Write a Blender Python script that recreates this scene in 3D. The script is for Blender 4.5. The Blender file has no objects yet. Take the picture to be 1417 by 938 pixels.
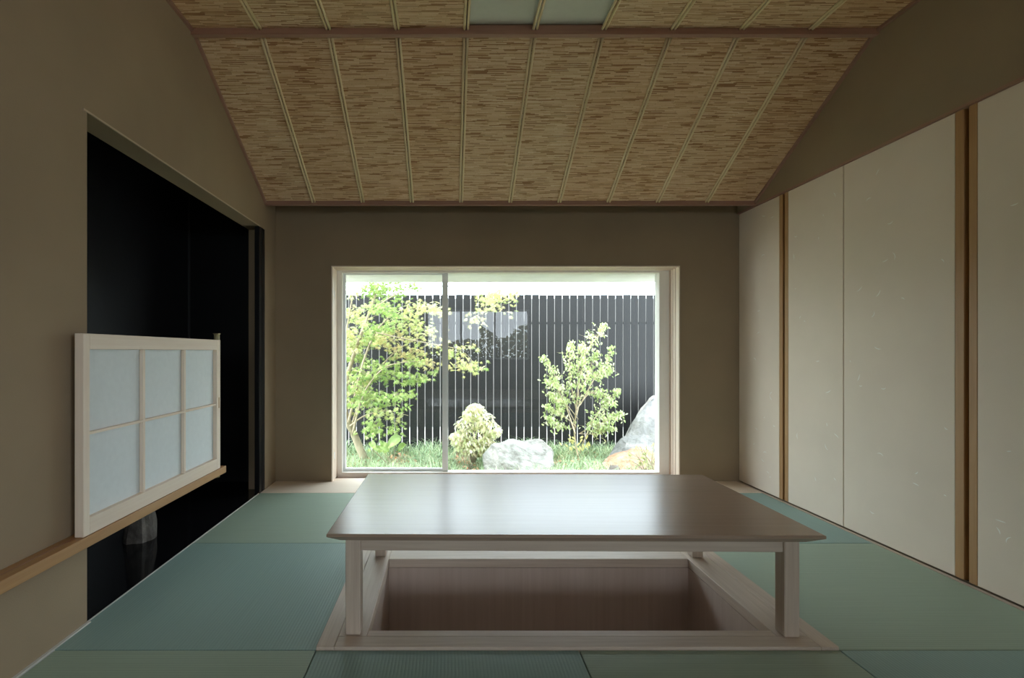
import bpy, bmesh, math, random
from mathutils import Vector, Matrix, noise
C = bpy.context.scene
COL = C.collection
R = math.radians

# ------------------------------------------------------------------ camera, world, sun, exposure
F, H, VX, VY = 660.0, 1.02, 620.5, 486.0      # focal length (px of a 1417 wide frame), eye height, vanishing point
cam = bpy.data.cameras.new('camera'); co = bpy.data.objects.new('camera', cam); COL.objects.link(co)
co.location = (0, 0, H); co.rotation_euler = (R(90), 0, 0)
cam.sensor_width = 36; cam.lens = F / 1417 * 36
cam.shift_x = (708.5 - VX) / 1417; cam.shift_y = (VY - 469) / 1417
cam.clip_start = .02; cam.clip_end = 300
C.camera = co

SKY = 7.2
world = bpy.data.worlds.new('world'); C.world = world; world.use_nodes = True
bg = world.node_tree.nodes['Background']
bg.inputs[0].default_value = (.82, .92, 1.0, 1); bg.inputs[1].default_value = SKY

def add_light(name, kind, loc, direction, **kw):
    l = bpy.data.lights.new(name, kind); o = bpy.data.objects.new(name, l); COL.objects.link(o)
    o.location = loc; o.rotation_euler = Vector(direction).to_track_quat('-Z', 'Y').to_euler()
    for k, v in kw.items(): setattr(l, k, v)
    return o
add_light('sun', 'SUN', (-6, 9, 9), (.62, -.10, -.70), energy=4.6, angle=R(.6), color=(1, .95, .86))
RXP = 4.24
for nm, loc, dr, sx, sy in (('garden_window_portal', (.45, 4.06, .86), (0, -1, 0), 2.7, 1.7),
                            ('fill_window_portal', (RXP, -2.6, 1.15), (-1, 0, 0), 2.6, 1.7),  # portal of the added fill window
                            ('rear_window_portal', (.8, -5.05, 1.48), (0, 1, 0), 2.8, 1.35)):
    p = add_light(nm, 'AREA', loc, dr, shape='RECTANGLE', size=sx, size_y=sy)
    p.data.cycles.is_portal = True

C.view_settings.view_transform = 'Standard'; C.view_settings.look = 'None'
C.view_settings.exposure = 0.40; C.view_settings.gamma = 1.0; C.view_settings.use_curve_mapping = False
C.cycles.max_bounces = 10; C.cycles.diffuse_bounces = 6; C.cycles.glossy_bounces = 4
C.cycles.transparent_max_bounces = 24; C.cycles.sample_clamp_indirect = 8
C.cycles.caustics_reflective = False; C.cycles.caustics_refractive = False
C.cycles.use_denoising = True

# ------------------------------------------------------------------ materials
def nodes_of(name):
    m = bpy.data.materials.new(name); m.use_nodes = True
    nt = m.node_tree; return m, nt, nt.nodes['Principled BSDF']
def N(nt, t, **kw):
    n = nt.nodes.new(t)
    for k, v in kw.items(): setattr(n, k, v)
    return n
def L(nt, a, b): nt.links.new(a, b)
def c4(c): return (c[0], c[1], c[2], 1)
def ramp(nt, fac, stops):
    r = N(nt, 'ShaderNodeValToRGB'); e = r.color_ramp.elements
    while len(e) < len(stops): e.new(.5)
    for el, (p, c) in zip(e, stops): el.position = p; el.color = c4(c)
    L(nt, fac, r.inputs[0]); return r.outputs[0]
def objcoord(nt, scale):
    t = N(nt, 'ShaderNodeTexCoord'); mp = N(nt, 'ShaderNodeMapping'); mp.inputs['Scale'].default_value = scale
    L(nt, t.outputs['Object'], mp.inputs[0]); return t, mp.outputs[0]
def bump(nt, b, height, strength, dist):
    n = N(nt, 'ShaderNodeBump'); n.inputs['Strength'].default_value = strength; n.inputs['Distance'].default_value = dist
    L(nt, height, n.inputs['Height']); L(nt, n.outputs[0], b.inputs['Normal'])

def plain(name, col, rough=.6, spec=.5, metal=0, vary=.06, scale=6, bumpy=0):
    m, nt, b = nodes_of(name)
    b.inputs['Roughness'].default_value = rough; b.inputs['Specular IOR Level'].default_value = spec; b.inputs['Metallic'].default_value = metal
    t, v = objcoord(nt, (1, 1, 1)); n = N(nt, 'ShaderNodeTexNoise'); n.inputs['Scale'].default_value = scale; n.inputs['Detail'].default_value = 5
    L(nt, v, n.inputs[0])
    L(nt, ramp(nt, n.outputs[0], [(.3, [x * (1 - vary) for x in col]), (.7, [min(1, x * (1 + vary)) for x in col])]), b.inputs['Base Color'])
    if bumpy:
        n2 = N(nt, 'ShaderNodeTexNoise'); n2.inputs['Scale'].default_value = 260; n2.inputs['Detail'].default_value = 3; L(nt, v, n2.inputs[0])
        bump(nt, b, n2.outputs[0], bumpy, .002)
    return m

def wood(name, light, dark, axis, rough=.5, spec=.4, fine=70, coat=0, contrast=(.3, .72), bmp=.12):
    m, nt, b = nodes_of(name)
    sc = [fine] * 3; sc['xyz'.index(axis)] = fine * .035
    t, v = objcoord(nt, sc); n = N(nt, 'ShaderNodeTexNoise'); n.inputs['Scale'].default_value = 1; n.inputs['Detail'].default_value = 4; n.inputs['Roughness'].default_value = .6
    sc2 = [7] * 3; sc2['xyz'.index(axis)] = .8
    mp2 = N(nt, 'ShaderNodeMapping'); mp2.inputs['Scale'].default_value = sc2; L(nt, t.outputs['Object'], mp2.inputs[0])
    n2 = N(nt, 'ShaderNodeTexNoise'); n2.inputs['Scale'].default_value = 1; n2.inputs['Detail'].default_value = 3; n2.inputs['Distortion'].default_value = .8; L(nt, mp2.outputs[0], n2.inputs[0])
    L(nt, v, n.inputs[0])
    mx = N(nt, 'ShaderNodeMix'); mx.inputs[0].default_value = .45; L(nt, n.outputs[0], mx.inputs[2]); L(nt, n2.outputs[0], mx.inputs[3])
    L(nt, ramp(nt, mx.outputs[0], [(contrast[0], dark), (contrast[1], light)]), b.inputs['Base Color'])
    b.inputs['Roughness'].default_value = rough; b.inputs['Specular IOR Level'].default_value = spec
    if coat: b.inputs['Coat Weight'].default_value = coat; b.inputs['Coat Roughness'].default_value = rough * .8
    if bmp: bump(nt, b, n.outputs[0], bmp, .002)
    return m

M = {}
M['plaster'] = plain('brown_earth_plaster', (.325, .246, .163), .9, .15, vary=.07, scale=2.2, bumpy=.25)
M['plaster_rear'] = plain('beige_plaster', (.27, .24, .20), .9, .2, bumpy=.2)
M['black_board'] = plain('black_lacquer_board', (.006, .006, .007), .42, .35, vary=.1)
M['black_floor'] = plain('black_lacquer_floor', (.007, .007, .008), .10, .5, vary=.1)
M['edge_tan'] = plain('tan_wood_edge', (.50, .39, .27), .6)
M['corner'] = plain('corner_highlight_strip', (.035, .035, .037), .5)
M['strip_white'] = plain('pale_edge_strip', (.62, .60, .56), .5)
for ax in 'xyz':
    M['ash_' + ax] = wood('pale_cypress_' + ax, (.86, .75, .63), (.76, .61, .49), ax, .5)
    M['rail_' + ax] = wood('honey_pine_' + ax, (.50, .30, .14), (.38, .20, .085), ax, .45)
    M['red_' + ax] = wood('red_cedar_' + ax, (.40, .235, .17), (.30, .16, .115), ax, .55)
    M['oak_' + ax] = wood('grey_oak_' + ax, (.66, .555, .465), (.47, .37, .295), ax, .5, fine=90)
M['oak_top'] = wood('oak_table_top', (.37, .265, .20), (.325, .23, .17), 'x', .25, .58, fine=60, coat=0, bmp=.0)
M['pit'] = wood('reddish_pit_veneer', (.58, .475, .42), (.46, .36, .30), 'z', .3, .5, fine=40)
M['gap_shade'] = plain('dark_gap_shade', (.05, .032, .022), .7)
M['alu'] = plain('grey_aluminium', (.88, .90, .91), .45, .5, 0)
M['white_frame'] = wood('white_washed_wood', (.92, .895, .85), (.88, .84, .78), 'z', .5)
M['soffit'] = plain('white_soffit_board', (.88, .89, .88), .7)
M['fusuma'] = plain('fusuma_paper', (.80, .68, .565), .75, .25, vary=.035, scale=3, bumpy=.12)
M['fibre'] = plain('paper_fibre', (.95, .92, .86), .6, .3)
M['fence'] = wood('dark_stained_fence_board', (.015, .015, .017), (.009, .009, .010), 'z', .55, .4, fine=40)
M['concrete'] = plain('pale_concrete', (.55, .53, .50), .9, .2, vary=.12, scale=1.5)
M['gap_backdrop'] = plain('beige_gap_backdrop', (.26, .245, .23), .9, .2)
M['soil'] = plain('mossy_soil', (.20, .17, .11), .95, .1, vary=.35, scale=9)
M['floor_rear'] = wood('oak_floor', (.42, .31, .21), (.33, .23, .15), 'y', .4)
M['brass'] = plain('aged_brass', (.32, .27, .16), .4, .5, .6)

def glass_mat():
    m = bpy.data.materials.new('window_glass'); m.use_nodes = True; nt = m.node_tree; nt.nodes.clear()
    o = N(nt, 'ShaderNodeOutputMaterial'); tr = N(nt, 'ShaderNodeBsdfTransparent'); gl = N(nt, 'ShaderNodeBsdfGlossy')
    tr.inputs[0].default_value = (.965, .985, .98, 1); gl.inputs['Roughness'].default_value = .0
    fr = N(nt, 'ShaderNodeFresnel'); fr.inputs[0].default_value = 1.5
    g = N(nt, 'ShaderNodeNewGeometry'); mx = N(nt, 'ShaderNodeMixShader')
    # thin pane: reflect on the outward faces only, so that a ray meets one mirror per side
    inv = N(nt, 'ShaderNodeMath', operation='SUBTRACT'); inv.inputs[0].default_value = 1; L(nt, g.outputs['Backfacing'], inv.inputs[1])
    mu = N(nt, 'ShaderNodeMath', operation='MULTIPLY'); L(nt, fr.outputs[0], mu.inputs[0]); L(nt, inv.outputs[0], mu.inputs[1])
    m2 = N(nt, 'ShaderNodeMath', operation='MULTIPLY'); L(nt, mu.outputs[0], m2.inputs[0]); m2.inputs[1].default_value = 1.15
    L(nt, m2.outputs[0], mx.inputs[0]); L(nt, tr.outputs[0], mx.inputs[1]); L(nt, gl.outputs[0], mx.inputs[2]); L(nt, mx.outputs[0], o.inputs[0])
    return m
M['glass'] = glass_mat()

def paper_mat(name, col, transl):
    m = bpy.data.materials.new(name); m.use_nodes = True; nt = m.node_tree; nt.nodes.clear()
    o = N(nt, 'ShaderNodeOutputMaterial'); d = N(nt, 'ShaderNodeBsdfDiffuse'); t = N(nt, 'ShaderNodeBsdfTranslucent'); mx = N(nt, 'ShaderNodeMixShader')
    tc, v = objcoord(nt, (1, 1, 1)); n = N(nt, 'ShaderNodeTexNoise'); n.inputs['Scale'].default_value = 40; n.inputs['Detail'].default_value = 6; L(nt, v, n.inputs[0])
    cc = ramp(nt, n.outputs[0], [(.3, [x * .96 for x in col]), (.7, col)])
    for s in (d, t): L(nt, cc, s.inputs[0])
    mx.inputs[0].default_value = transl
    L(nt, d.outputs[0], mx.inputs[1]); L(nt, t.outputs[0], mx.inputs[2]); L(nt, mx.outputs[0], o.inputs[0]); return m
M['paper'] = paper_mat('shoji_paper', (.80, .845, .86), .05)
M['diffuser'] = paper_mat('frosted_acrylic', (.72, .72, .63), .12)

def tatami_mat(name, col, axis):
    m, nt, b = nodes_of(name)
    t = N(nt, 'ShaderNodeTexCoord'); s = N(nt, 'ShaderNodeSeparateXYZ'); L(nt, t.outputs['Object'], s.inputs[0])
    run, acr = (s.outputs[0], s.outputs[1]) if axis == 'x' else (s.outputs[1], s.outputs[0])
    def mth(op, a, bb):
        n = N(nt, 'ShaderNodeMath', operation=op)
        for i, q in enumerate((a, bb)):
            if isinstance(q, (int, float)): n.inputs[i].default_value = q
            elif q is not None: L(nt, q, n.inputs[i])
        return n.outputs[0]
    rib = mth('ABSOLUTE', mth('SINE', mth('MULTIPLY', acr, math.pi / .0115), None), None)
    sm = mth('MULTIPLY', mth('SINE', mth('MULTIPLY', run, 2 * math.pi / .006), None), .12)
    cmb = N(nt, 'ShaderNodeCombineXYZ'); L(nt, mth('MULTIPLY', run, 3), cmb.inputs[0]); L(nt, mth('MULTIPLY', acr, 180), cmb.inputs[1])
    n = N(nt, 'ShaderNodeTexNoise'); n.inputs['Scale'].default_value = 1; n.inputs['Detail'].default_value = 4; L(nt, cmb.outputs[0], n.inputs[0])
    fac = mth('ADD', mth('MULTIPLY', n.outputs[0], .75), mth('MULTIPLY', rib, .25))
    L(nt, ramp(nt, fac, [(.3, [x * .90 for x in col]), (.8, [x * 1.06 for x in col])]), b.inputs['Base Color'])
    b.inputs['Roughness'].default_value = .55; b.inputs['Specular IOR Level'].default_value = .45
    bump(nt, b, mth('ADD', rib, sm), .30, .0012)
    return m
M['tatami_x'] = tatami_mat('rush_weave_sheen_across', (.345, .440, .350), 'x')  # mats are one colour; weave-direction sheen is put into these two tints
M['tatami_y'] = tatami_mat('rush_weave_sheen_along', (.285, .41, .38), 'y')

def reed_mat():
    """thin strips of split reed running along local x, each its own length and tone"""
    m, nt, b = nodes_of('woven_reed_strips')
    t = N(nt, 'ShaderNodeTexCoord'); s = N(nt, 'ShaderNodeSeparateXYZ'); L(nt, t.outputs['Object'], s.inputs[0])
    oi = N(nt, 'ShaderNodeObjectInfo')
    def mth(op, a, bb=None):
        n = N(nt, 'ShaderNodeMath', operation=op)
        for i, q in enumerate((a, bb)):
            if isinstance(q, (int, float)): n.inputs[i].default_value = q
            elif q is not None: L(nt, q, n.inputs[i])
        return n.outputs[0]
    def wn(a, bb, w):
        c = N(nt, 'ShaderNodeCombineXYZ'); L(nt, a, c.inputs[0])
        if bb is not None: L(nt, bb, c.inputs[1])
        c.inputs[2].default_value = w
        n = N(nt, 'ShaderNodeTexWhiteNoise', noise_dimensions='3D'); L(nt, c.outputs[0], n.inputs[0]); return n.outputs[0]
    wob = N(nt, 'ShaderNodeTexNoise'); wob.inputs['Scale'].default_value = 9; L(nt, t.outputs['Object'], wob.inputs[0])
    y = mth('ADD', s.outputs[1], mth('MULTIPLY', wob.outputs[0], .006))
    yy = mth('ADD', mth('MULTIPLY', y, 1 / .0052), mth('MULTIPLY', oi.outputs['Random'], 997))
    row = mth('FLOOR', yy); fr = mth('FRACT', yy)
    ln = mth('ADD', mth('MULTIPLY', wn(row, None, 3), 8), 7)          # strips per metre
    xx = mth('ADD', mth('MULTIPLY', s.outputs[0], ln), mth('MULTIPLY', wn(row, None, 7), 53))
    cell = mth('FLOOR', xx); fx = mth('FRACT', xx)
    tone = wn(row, cell, 11)
    lo = N(nt, 'ShaderNodeTexNoise'); lo.inputs['Scale'].default_value = 7; lo.inputs['Detail'].default_value = 2; L(nt, t.outputs['Object'], lo.inputs[0])
    tone2 = mth('ADD', tone, mth('MULTIPLY', mth('SUBTRACT', lo.outputs[0], .5), .5))
    col = ramp(nt, tone2, [(0, (.36, .185, .090)), (.12, (.44, .26, .135)), (.22, (.60, .385, .225)), (.34, (.70, .50, .325)), (.75, (.76, .565, .395)), (1, (.83, .665, .49))])
    edge = mth('MINIMUM', mth('MULTIPLY', mth('MINIMUM', fr, mth('SUBTRACT', 1, fr)), 6), mth('MULTIPLY', mth('MINIMUM', fx, mth('SUBTRACT', 1, fx)), 40))
    edge = mth('MINIMUM', edge, 1)
    mx = N(nt, 'ShaderNodeMix', data_type='RGBA'); mx.blend_type = 'MULTIPLY'; mx.inputs[0].default_value = 1
    L(nt, col, mx.inputs[6]); L(nt, ramp(nt, edge, [(0, (.62, .55, .45)), (.8, (1, 1, 1))]), mx.inputs[7])
    m3 = N(nt, 'ShaderNodeMix', data_type='RGBA'); m3.blend_type = 'MULTIPLY'; m3.inputs[0].default_value = 1
    L(nt, mx.outputs[2], m3.inputs[6]); L(nt, ramp(nt, oi.outputs['Random'], [(0, (.90, .79, .66)), (.5, (.97, .90, .80)), (1, (.98, .95, .88))]), m3.inputs[7])
    L(nt, m3.outputs[2], b.inputs['Base Color'])
    b.inputs['Roughness'].default_value = .55; b.inputs['Specular IOR Level'].default_value = .3
    bump(nt, b, mth('ADD', edge, mth('MULTIPLY', tone, .8)), .5, .002)
    return m
M['reed'] = reed_mat()
M['bamboo'] = wood('pale_bamboo', (.86, .72, .47), (.74, .58, .34), 'y', .4, fine=60)
M['bamboo_z'] = wood('green_bamboo', (.40, .36, .20), (.30, .26, .13), 'z', .4, fine=60)

def leaf_mat(name, transl=.45, rough=.5):
    m = bpy.data.materials.new(name); m.use_nodes = True; nt = m.node_tree; nt.nodes.clear()
    o = N(nt, 'ShaderNodeOutputMaterial'); a = N(nt, 'ShaderNodeAttribute', attribute_name='tint')
    d = N(nt, 'ShaderNodeBsdfDiffuse'); t = N(nt, 'ShaderNodeBsdfTranslucent'); g = N(nt, 'ShaderNodeBsdfGlossy'); g.inputs['Roughness'].default_value = rough
    m1 = N(nt, 'ShaderNodeMixShader'); m2 = N(nt, 'ShaderNodeMixShader'); m1.inputs[0].default_value = transl; m2.inputs[0].default_value = .05
    for s in (d, t): L(nt, a.outputs[0], s.inputs[0])
    L(nt, d.outputs[0], m1.inputs[1]); L(nt, t.outputs[0], m1.inputs[2]); L(nt, m1.outputs[0], m2.inputs[1]); L(nt, g.outputs[0], m2.inputs[2]); L(nt, m2.outputs[0], o.inputs[0])
    return m
M['leaf'] = leaf_mat('leaf_tissue'); M['blade'] = leaf_mat('grass_blade', .3)
M['bark_pale'] = wood('pale_tan_bark', (.60, .50, .36), (.42, .34, .23), 'z', .8, .2, fine=40)
M['bark'] = wood('pale_bark', (.46, .40, .28), (.26, .21, .14), 'z', .8, .2, fine=40)

def rock_mat(name, c1, c2, c3):
    m, nt, b = nodes_of(name); t, v = objcoord(nt, (1, 1, 1))
    n = N(nt, 'ShaderNodeTexNoise'); n.inputs['Scale'].default_value = 5; n.inputs['Detail'].default_value = 9; n.inputs['Roughness'].default_value = .65; n.inputs['Distortion'].default_value = .6; L(nt, v, n.inputs[0])
    L(nt, ramp(nt, n.outputs[0], [(.32, c1), (.5, c2), (.68, c3)]), b.inputs['Base Color'])
    n2 = N(nt, 'ShaderNodeTexNoise'); n2.inputs['Scale'].default_value = 18; n2.inputs['Detail'].default_value = 8; L(nt, v, n2.inputs[0])
    bump(nt, b, n2.outputs[0], .7, .03); b.inputs['Roughness'].default_value = .9; b.inputs['Specular IOR Level'].default_value = .2
    return m
M['rock'] = rock_mat('pale_granite', (.14, .13, .115), (.31, .30, .275), (.40, .39, .365))
M['rock_grey'] = rock_mat('grey_granite', (.15, .148, .145), (.25, .245, .24), (.33, .325, .31))
M['rock_rust'] = rock_mat('rust_stained_stone', (.34, .15, .08), (.33, .215, .155), (.36, .30, .26))
M['rock_dark'] = rock_mat('dark_stump', (.07, .06, .053), (.14, .125, .11), (.24, .22, .195))

# ------------------------------------------------------------------ builders
def wloc(p):
    v = Vector((0, 0, 0))
    while p is not None: v += p.location; p = p.parent
    return v
def link(name, me, mat, parent=None):
    o = bpy.data.objects.new(name, me); COL.objects.link(o)
    if mat is not None and not me.materials: me.materials.append(mat)
    if parent is not None: o.parent = parent
    return o
def finish(name, bm, mat, parent=None, smooth=False):
    if parent is not None:
        bmesh.ops.translate(bm, vec=-wloc(parent), verts=bm.verts)
    bmesh.ops.recalc_face_normals(bm, faces=bm.faces)
    me = bpy.data.meshes.new(name); bm.to_mesh(me); bm.free()
    if smooth:
        for p in me.polygons: p.use_smooth = True
    return link(name, me, mat, parent)
def bx(bm, lo, hi, bevel=0, seg=1):
    lo, hi = Vector([min(a, b) for a, b in zip(lo, hi)]), Vector([max(a, b) for a, b in zip(lo, hi)])
    r = bmesh.ops.create_cube(bm, size=1, matrix=Matrix.Translation((lo + hi) / 2) @ Matrix.Diagonal((*(hi - lo), 1)))
    if bevel:
        es = list({e for v in r['verts'] for e in v.link_edges})
        bmesh.ops.bevel(bm, geom=es, offset=bevel, segments=seg, affect='EDGES', profile=.5)
def box(name, lo, hi, mat, parent=None, bevel=0):
    bm = bmesh.new(); bx(bm, lo, hi, bevel); return finish(name, bm, M[mat] if isinstance(mat, str) else mat, parent)
def boxes(name, lst, mat, parent=None, bevel=0):
    bm = bmesh.new()
    for lo, hi in lst: bx(bm, lo, hi, bevel)
    return finish(name, bm, M[mat], parent)
def empty(name, loc=(0, 0, 0)):
    o = bpy.data.objects.new(name, None); COL.objects.link(o); o.location = loc; o.empty_display_size = .1; return o
def tag(o, label, cat, group=None):
    o['label'] = label; o['category'] = cat
    if group: o['group'] = group
    return o
def struct(o, label=None):
    o['kind'] = 'structure'
    if label: o['label'] = label
    return o
def stuff(o): o['kind'] = 'stuff'; return o
def tube(bm, pts, radii, seg=7):
    """swept round tube through pts"""
    rings = []; n = len(pts)
    for i, p in enumerate(pts):
        d = (pts[min(i + 1, n - 1)] - pts[max(i - 1, 0)]).normalized()
        a = d.cross(Vector((0, 0, 1)) if abs(d.z) < .9 else Vector((1, 0, 0))).normalized(); b = d.cross(a)
        rings.append([bm.verts.new(p + (a * math.cos(t) + b * math.sin(t)) * radii[i]) for t in [2 * math.pi * k / seg for k in range(seg)]])
    for r0, r1 in zip(rings, rings[1:]):
        for k in range(seg): bm.faces.new((r0[k], r0[(k + 1) % seg], r1[(k + 1) % seg], r1[k]))
    bm.faces.new(rings[0]); bm.faces.new(rings[-1])
def prism(bm, poly, axis, a, b):
    """polygon given in the two other axes, extruded along axis from a to b"""
    def mk(p, t):
        return {'x': (t, p[0], p[1]), 'y': (p[0], t, p[1]), 'z': (p[0], p[1], t)}[axis]
    A = [bm.verts.new(mk(p, a)) for p in poly]; B = [bm.verts.new(mk(p, b)) for p in poly]
    bm.faces.new(A); bm.faces.new(B[::-1])
    for i in range(len(poly)):
        j = (i + 1) % len(poly); bm.faces.new((A[j], A[i], B[i], B[j]))

XL, XR, YB = -1.3586, 2.2712, 3.748          # left wall, right wall, window wall
YF = -.25                                    # where the room opens to the room behind the camera
OP0, OP1, OPZ = 1.793, 3.530, 1.920          # alcove opening

# ------------------------------------------------------------------ structure: walls
bm = bmesh.new()
prism(bm, [(YF, -.06), (OP0, -.06), (OP0, OPZ), (OP1, OPZ), (OP1, -.06), (YB, -.06), (YB, 2.80), (YF, 2.80)], 'x', XL, XL - .12)
wl = struct(finish('wall_left', bm, M['plaster']), 'brown earth plaster wall with the dark alcove opening')
bm = bmesh.new()
WX0, WX1, WZ = -.919, 1.817, 1.691
for lo, hi in (((XL - .12, YB, -.45), (WX0, 4.02, 2.80)), ((WX1, YB, -.45), (XR + .12, 4.02, 2.80)),
               ((WX0, YB, WZ), (WX1, 4.02, 2.80)), ((WX0, YB, -.45), (WX1, 4.02, -.06))):
    bx(bm, lo, hi)
wb = struct(finish('wall_back', bm, M['plaster']), 'brown earth plaster wall around the garden window')
bm = bmesh.new(); prism(bm, [(YF, 2.10), (YB, 2.10), (YB, 2.80), (YF, 2.80)], 'x', XR, XR + .12)
bx(bm, (XR + .045, YF, -.06), (XR + .12, YB, 2.10))
struct(finish('wall_right', bm, M['plaster']), 'dark brown plaster above the fusuma doors')

# alcove
AX = -2.03
boxes('wall_alcove', [((AX - .05, OP0 - .25, -.06), (AX, 3.73, 2.45)), ((AX, 3.73, -.06), (XL - .121, 3.747, 2.45)),
                      ((AX, OP0 - .25, -.06), (XL - .121, OP0 - .2, 2.45)), ((AX, OP0 - .2, 2.40), (XL - .121, 3.73, 2.45))], 'black_board')
struct(bpy.data.objects['wall_alcove'], 'matte black boards lining the alcove')
boxes('floor_alcove', [((AX, OP0 - .2, -.06), (XL - .12, 3.73, .0)), ((XL - .12, OP0 + .001, -.06), (XL - .003, 3.529, .0))], 'black_floor')
struct(bpy.data.objects['floor_alcove'], 'glossy black alcove floor')
bm = bmesh.new(); bx(bm, (XL - .034, 3.425, .0005), (XL + .001, 3.470, OPZ - .001), .002); bx(bm, (XL - .034, 3.478, .0005), (XL + .001, 3.529, OPZ - .001), .002)
bx(bm, (XL - .03, 3.465, .001), (XL - .004, 3.48, OPZ - .002))
struct(finish('trim_1', bm, M['black_board']), 'black grooved post at the far side of the alcove')
struct(box('trim_2', (XL, OP0 - .022, OPZ - .004), (XL + .006, 3.43, OPZ + .003), 'edge_tan'), 'thin pale wood edge above the alcove')
struct(box('trim_3', (XL - .003, OP0, -.05), (XL + .001, 3.42, .003), 'strip_white'), 'thin white strip between tatami and alcove floor')
struct(box('baseboard_left', (XL, YF, -.05), (XL + .012, OP0 + .004, .004), 'strip_white'), 'pale strip along the foot of the left wall')

struct(box('trim_highlight', (AX, 3.716, .001), (AX + .012, 3.7295, 2.395), 'corner'), 'thin added strip painting the corner highlight of the alcove')  # corner highlight put in as a strip of lighter colour
# floor, with the hole of the leg pit
PX0, PX1, PY0, PY1 = -.290, 1.167, 1.727, 2.321
FX0, FX1, FY0, FY1 = -.4525, 1.336, 1.630, 2.536
boxes('floor', [((XL, YF, -.10), (XR + .05, PY0 - .012, -.056)), ((XL, PY1 + .012, -.10), (XR + .05, YB + .2, -.056)),
                ((XL, PY0 - .012, -.10), (PX0 - .012, PY1 + .012, -.056)), ((PX1 + .012, PY0 - .012, -.10), (XR + .05, PY1 + .012, -.056))], 'concrete')
struct(bpy.data.objects['floor'])
# board in front of the window
struct(box('trim_4', (XL + .001, 3.437, -.055), (XR - .002, 3.836, 0), 'ash_x', None, .002), 'wide wooden sill board along the foot of the window wall')
# the pit lining
pit = empty('wall_pit', ((PX0 + PX1) / 2, (PY0 + PY1) / 2, -.44)); struct(pit, 'reddish wood lining of the sunken leg pit')
e = .012
for lo, hi in (((PX0 - e, PY1, -.44), (PX1 + e, PY1 + e, -.033)), ((PX0 - e, PY0 - e, -.44), (PX1 + e, PY0, -.033)),
               ((PX0 - e, PY0, -.44), (PX0, PY1, -.033)), ((PX1, PY0, -.44), (PX1 + e, PY1, -.033)), ((PX0 - e, PY0 - e, -.46), (PX1 + e, PY1 + e, -.44))):
    box('panel', lo, hi, 'pit', pit)
# the pit frame, each board a piece
pf = empty('trim_5', ((FX0 + FX1) / 2, (FY0 + FY1) / 2, -.055)); struct(pf, 'pale wooden frame around the sunken leg pit')
g = .0008; b6 = .062
for lo, hi, mt in (((FX0, FY0, -.055), (FX0 + b6 - g, FY1, .010), 'oak_y'), ((FX1 - b6 + g, FY0, -.055), (FX1, FY1, .010), 'oak_y'),
                   ((FX0 + b6, FY0, -.055), (FX1 - b6, FY0 + b6 - g, .010), 'oak_x'), ((FX0 + b6, FY1 - b6 + g, -.055), (FX1 - b6, FY1, .010), 'oak_x'),
                   ((FX0 + b6, FY0 + b6, -.032), (PX0, FY1 - b6, .0095), 'oak_y'), ((PX1, FY0 + b6, -.032), (FX1 - b6, FY1 - b6, .0095), 'oak_y'),
                   ((PX0 + g, FY0 + b6, -.032), (PX1 - g, PY0, .0095), 'oak_x'), ((PX0 + g, PY1, -.032), (PX1 - g, FY1 - b6, .0095), 'oak_x')):
    box('board', lo, hi, mt, pf, .0015)

# right side: track strip, head trim
struct(box('baseboard_right', (XR - .010, YF, -.055), (XR + .008, 3.74, .0015), 'oak_y'), 'narrow wooden strip under the fusuma doors')
struct(boxes('trim_6', [((XR - .004, YF, 2.093), (XR + .044, 3.745, 2.106))], 'red_y'), 'thin wooden head rail above the fusuma doors')

# ceiling --------------------------------------------------------
ceil = empty('ceiling', (.456, 2.53, 2.72)); struct(ceil, 'woven reed ceiling with paired bamboo battens')
PITCH = (XR - XL) / 10
S0, S1 = Vector((0, 2.545, 2.712)), Vector((0, 3.535, 2.121))
sl = (S1 - S0); slen = sl.length; sang = math.atan2(sl.z, sl.y)
def reed_panel(k, origin, ang, length):
    bm = bmesh.new(); bx(bm, (0.001, 0, 0), (PITCH - .001, length, .006)); 
    o = finish('reed_panel', bm, M['reed']); o.parent = ceil
    o.location = Vector(origin) + Vector((XL + k * PITCH, 0, 0)) - ceil.location; o.rotation_euler = (ang, 0, 0); return o
for k in range(10):
    reed_panel(k, S0, sang, slen)
    if k in (4, 5): reed_panel(k, (0, YF, 2.722), 0, 1.20 - YF)
    else: reed_panel(k, (0, YF, 2.722), 0, 2.512 - YF)
random.seed(3)
def bamboo_rod(x, y0, length, origin, ang, name='bamboo_batten'):
    bm = bmesh.new(); pts, rad = [], []; t = 0; nd = random.uniform(.05, .25); r = random.uniform(.0066, .0074)
    pts.append(Vector((0, 0, 0))); rad.append(r)
    while nd < length - .03:
        for dy, k in ((-.006, 1), (-.002, 1.18), (.002, 1.18), (.006, 1)): pts.append(Vector((0, nd + dy, 0))); rad.append(r * k)
        nd += random.uniform(.22, .30)
    pts.append(Vector((0, length, 0))); rad.append(r)
    tube(bm, pts, rad, 8)
    o = finish(name, bm, M['bamboo'], None, True); o.parent = ceil
    o.location = Vector(origin) + Vector((x, 0, 0)) - ceil.location; o.rotation_euler = (ang, 0, 0)
nrm = Vector((0, math.sin(sang), -math.cos(sang)))
for k in range(1, 10):
    for s in (-.0092, .0092):
        x = XL + k * PITCH + s
        bamboo_rod(x, 0, slen, S0 + nrm * .006 + sl.normalized() * .005, sang)
        bamboo_rod(x, 0, 2.515 - YF, (0, YF, 2.716), 0)
box('ridge_batten', (XL, 2.512, 2.690), (XR, 2.543, 2.740), 'red_x', ceil, .002)
bm = bmesh.new(); bx(bm, (XL, 3.520, 2.101), (XR, 3.551, 2.140), .002); finish('end_batten', bm, M['red_x'], ceil)
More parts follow.
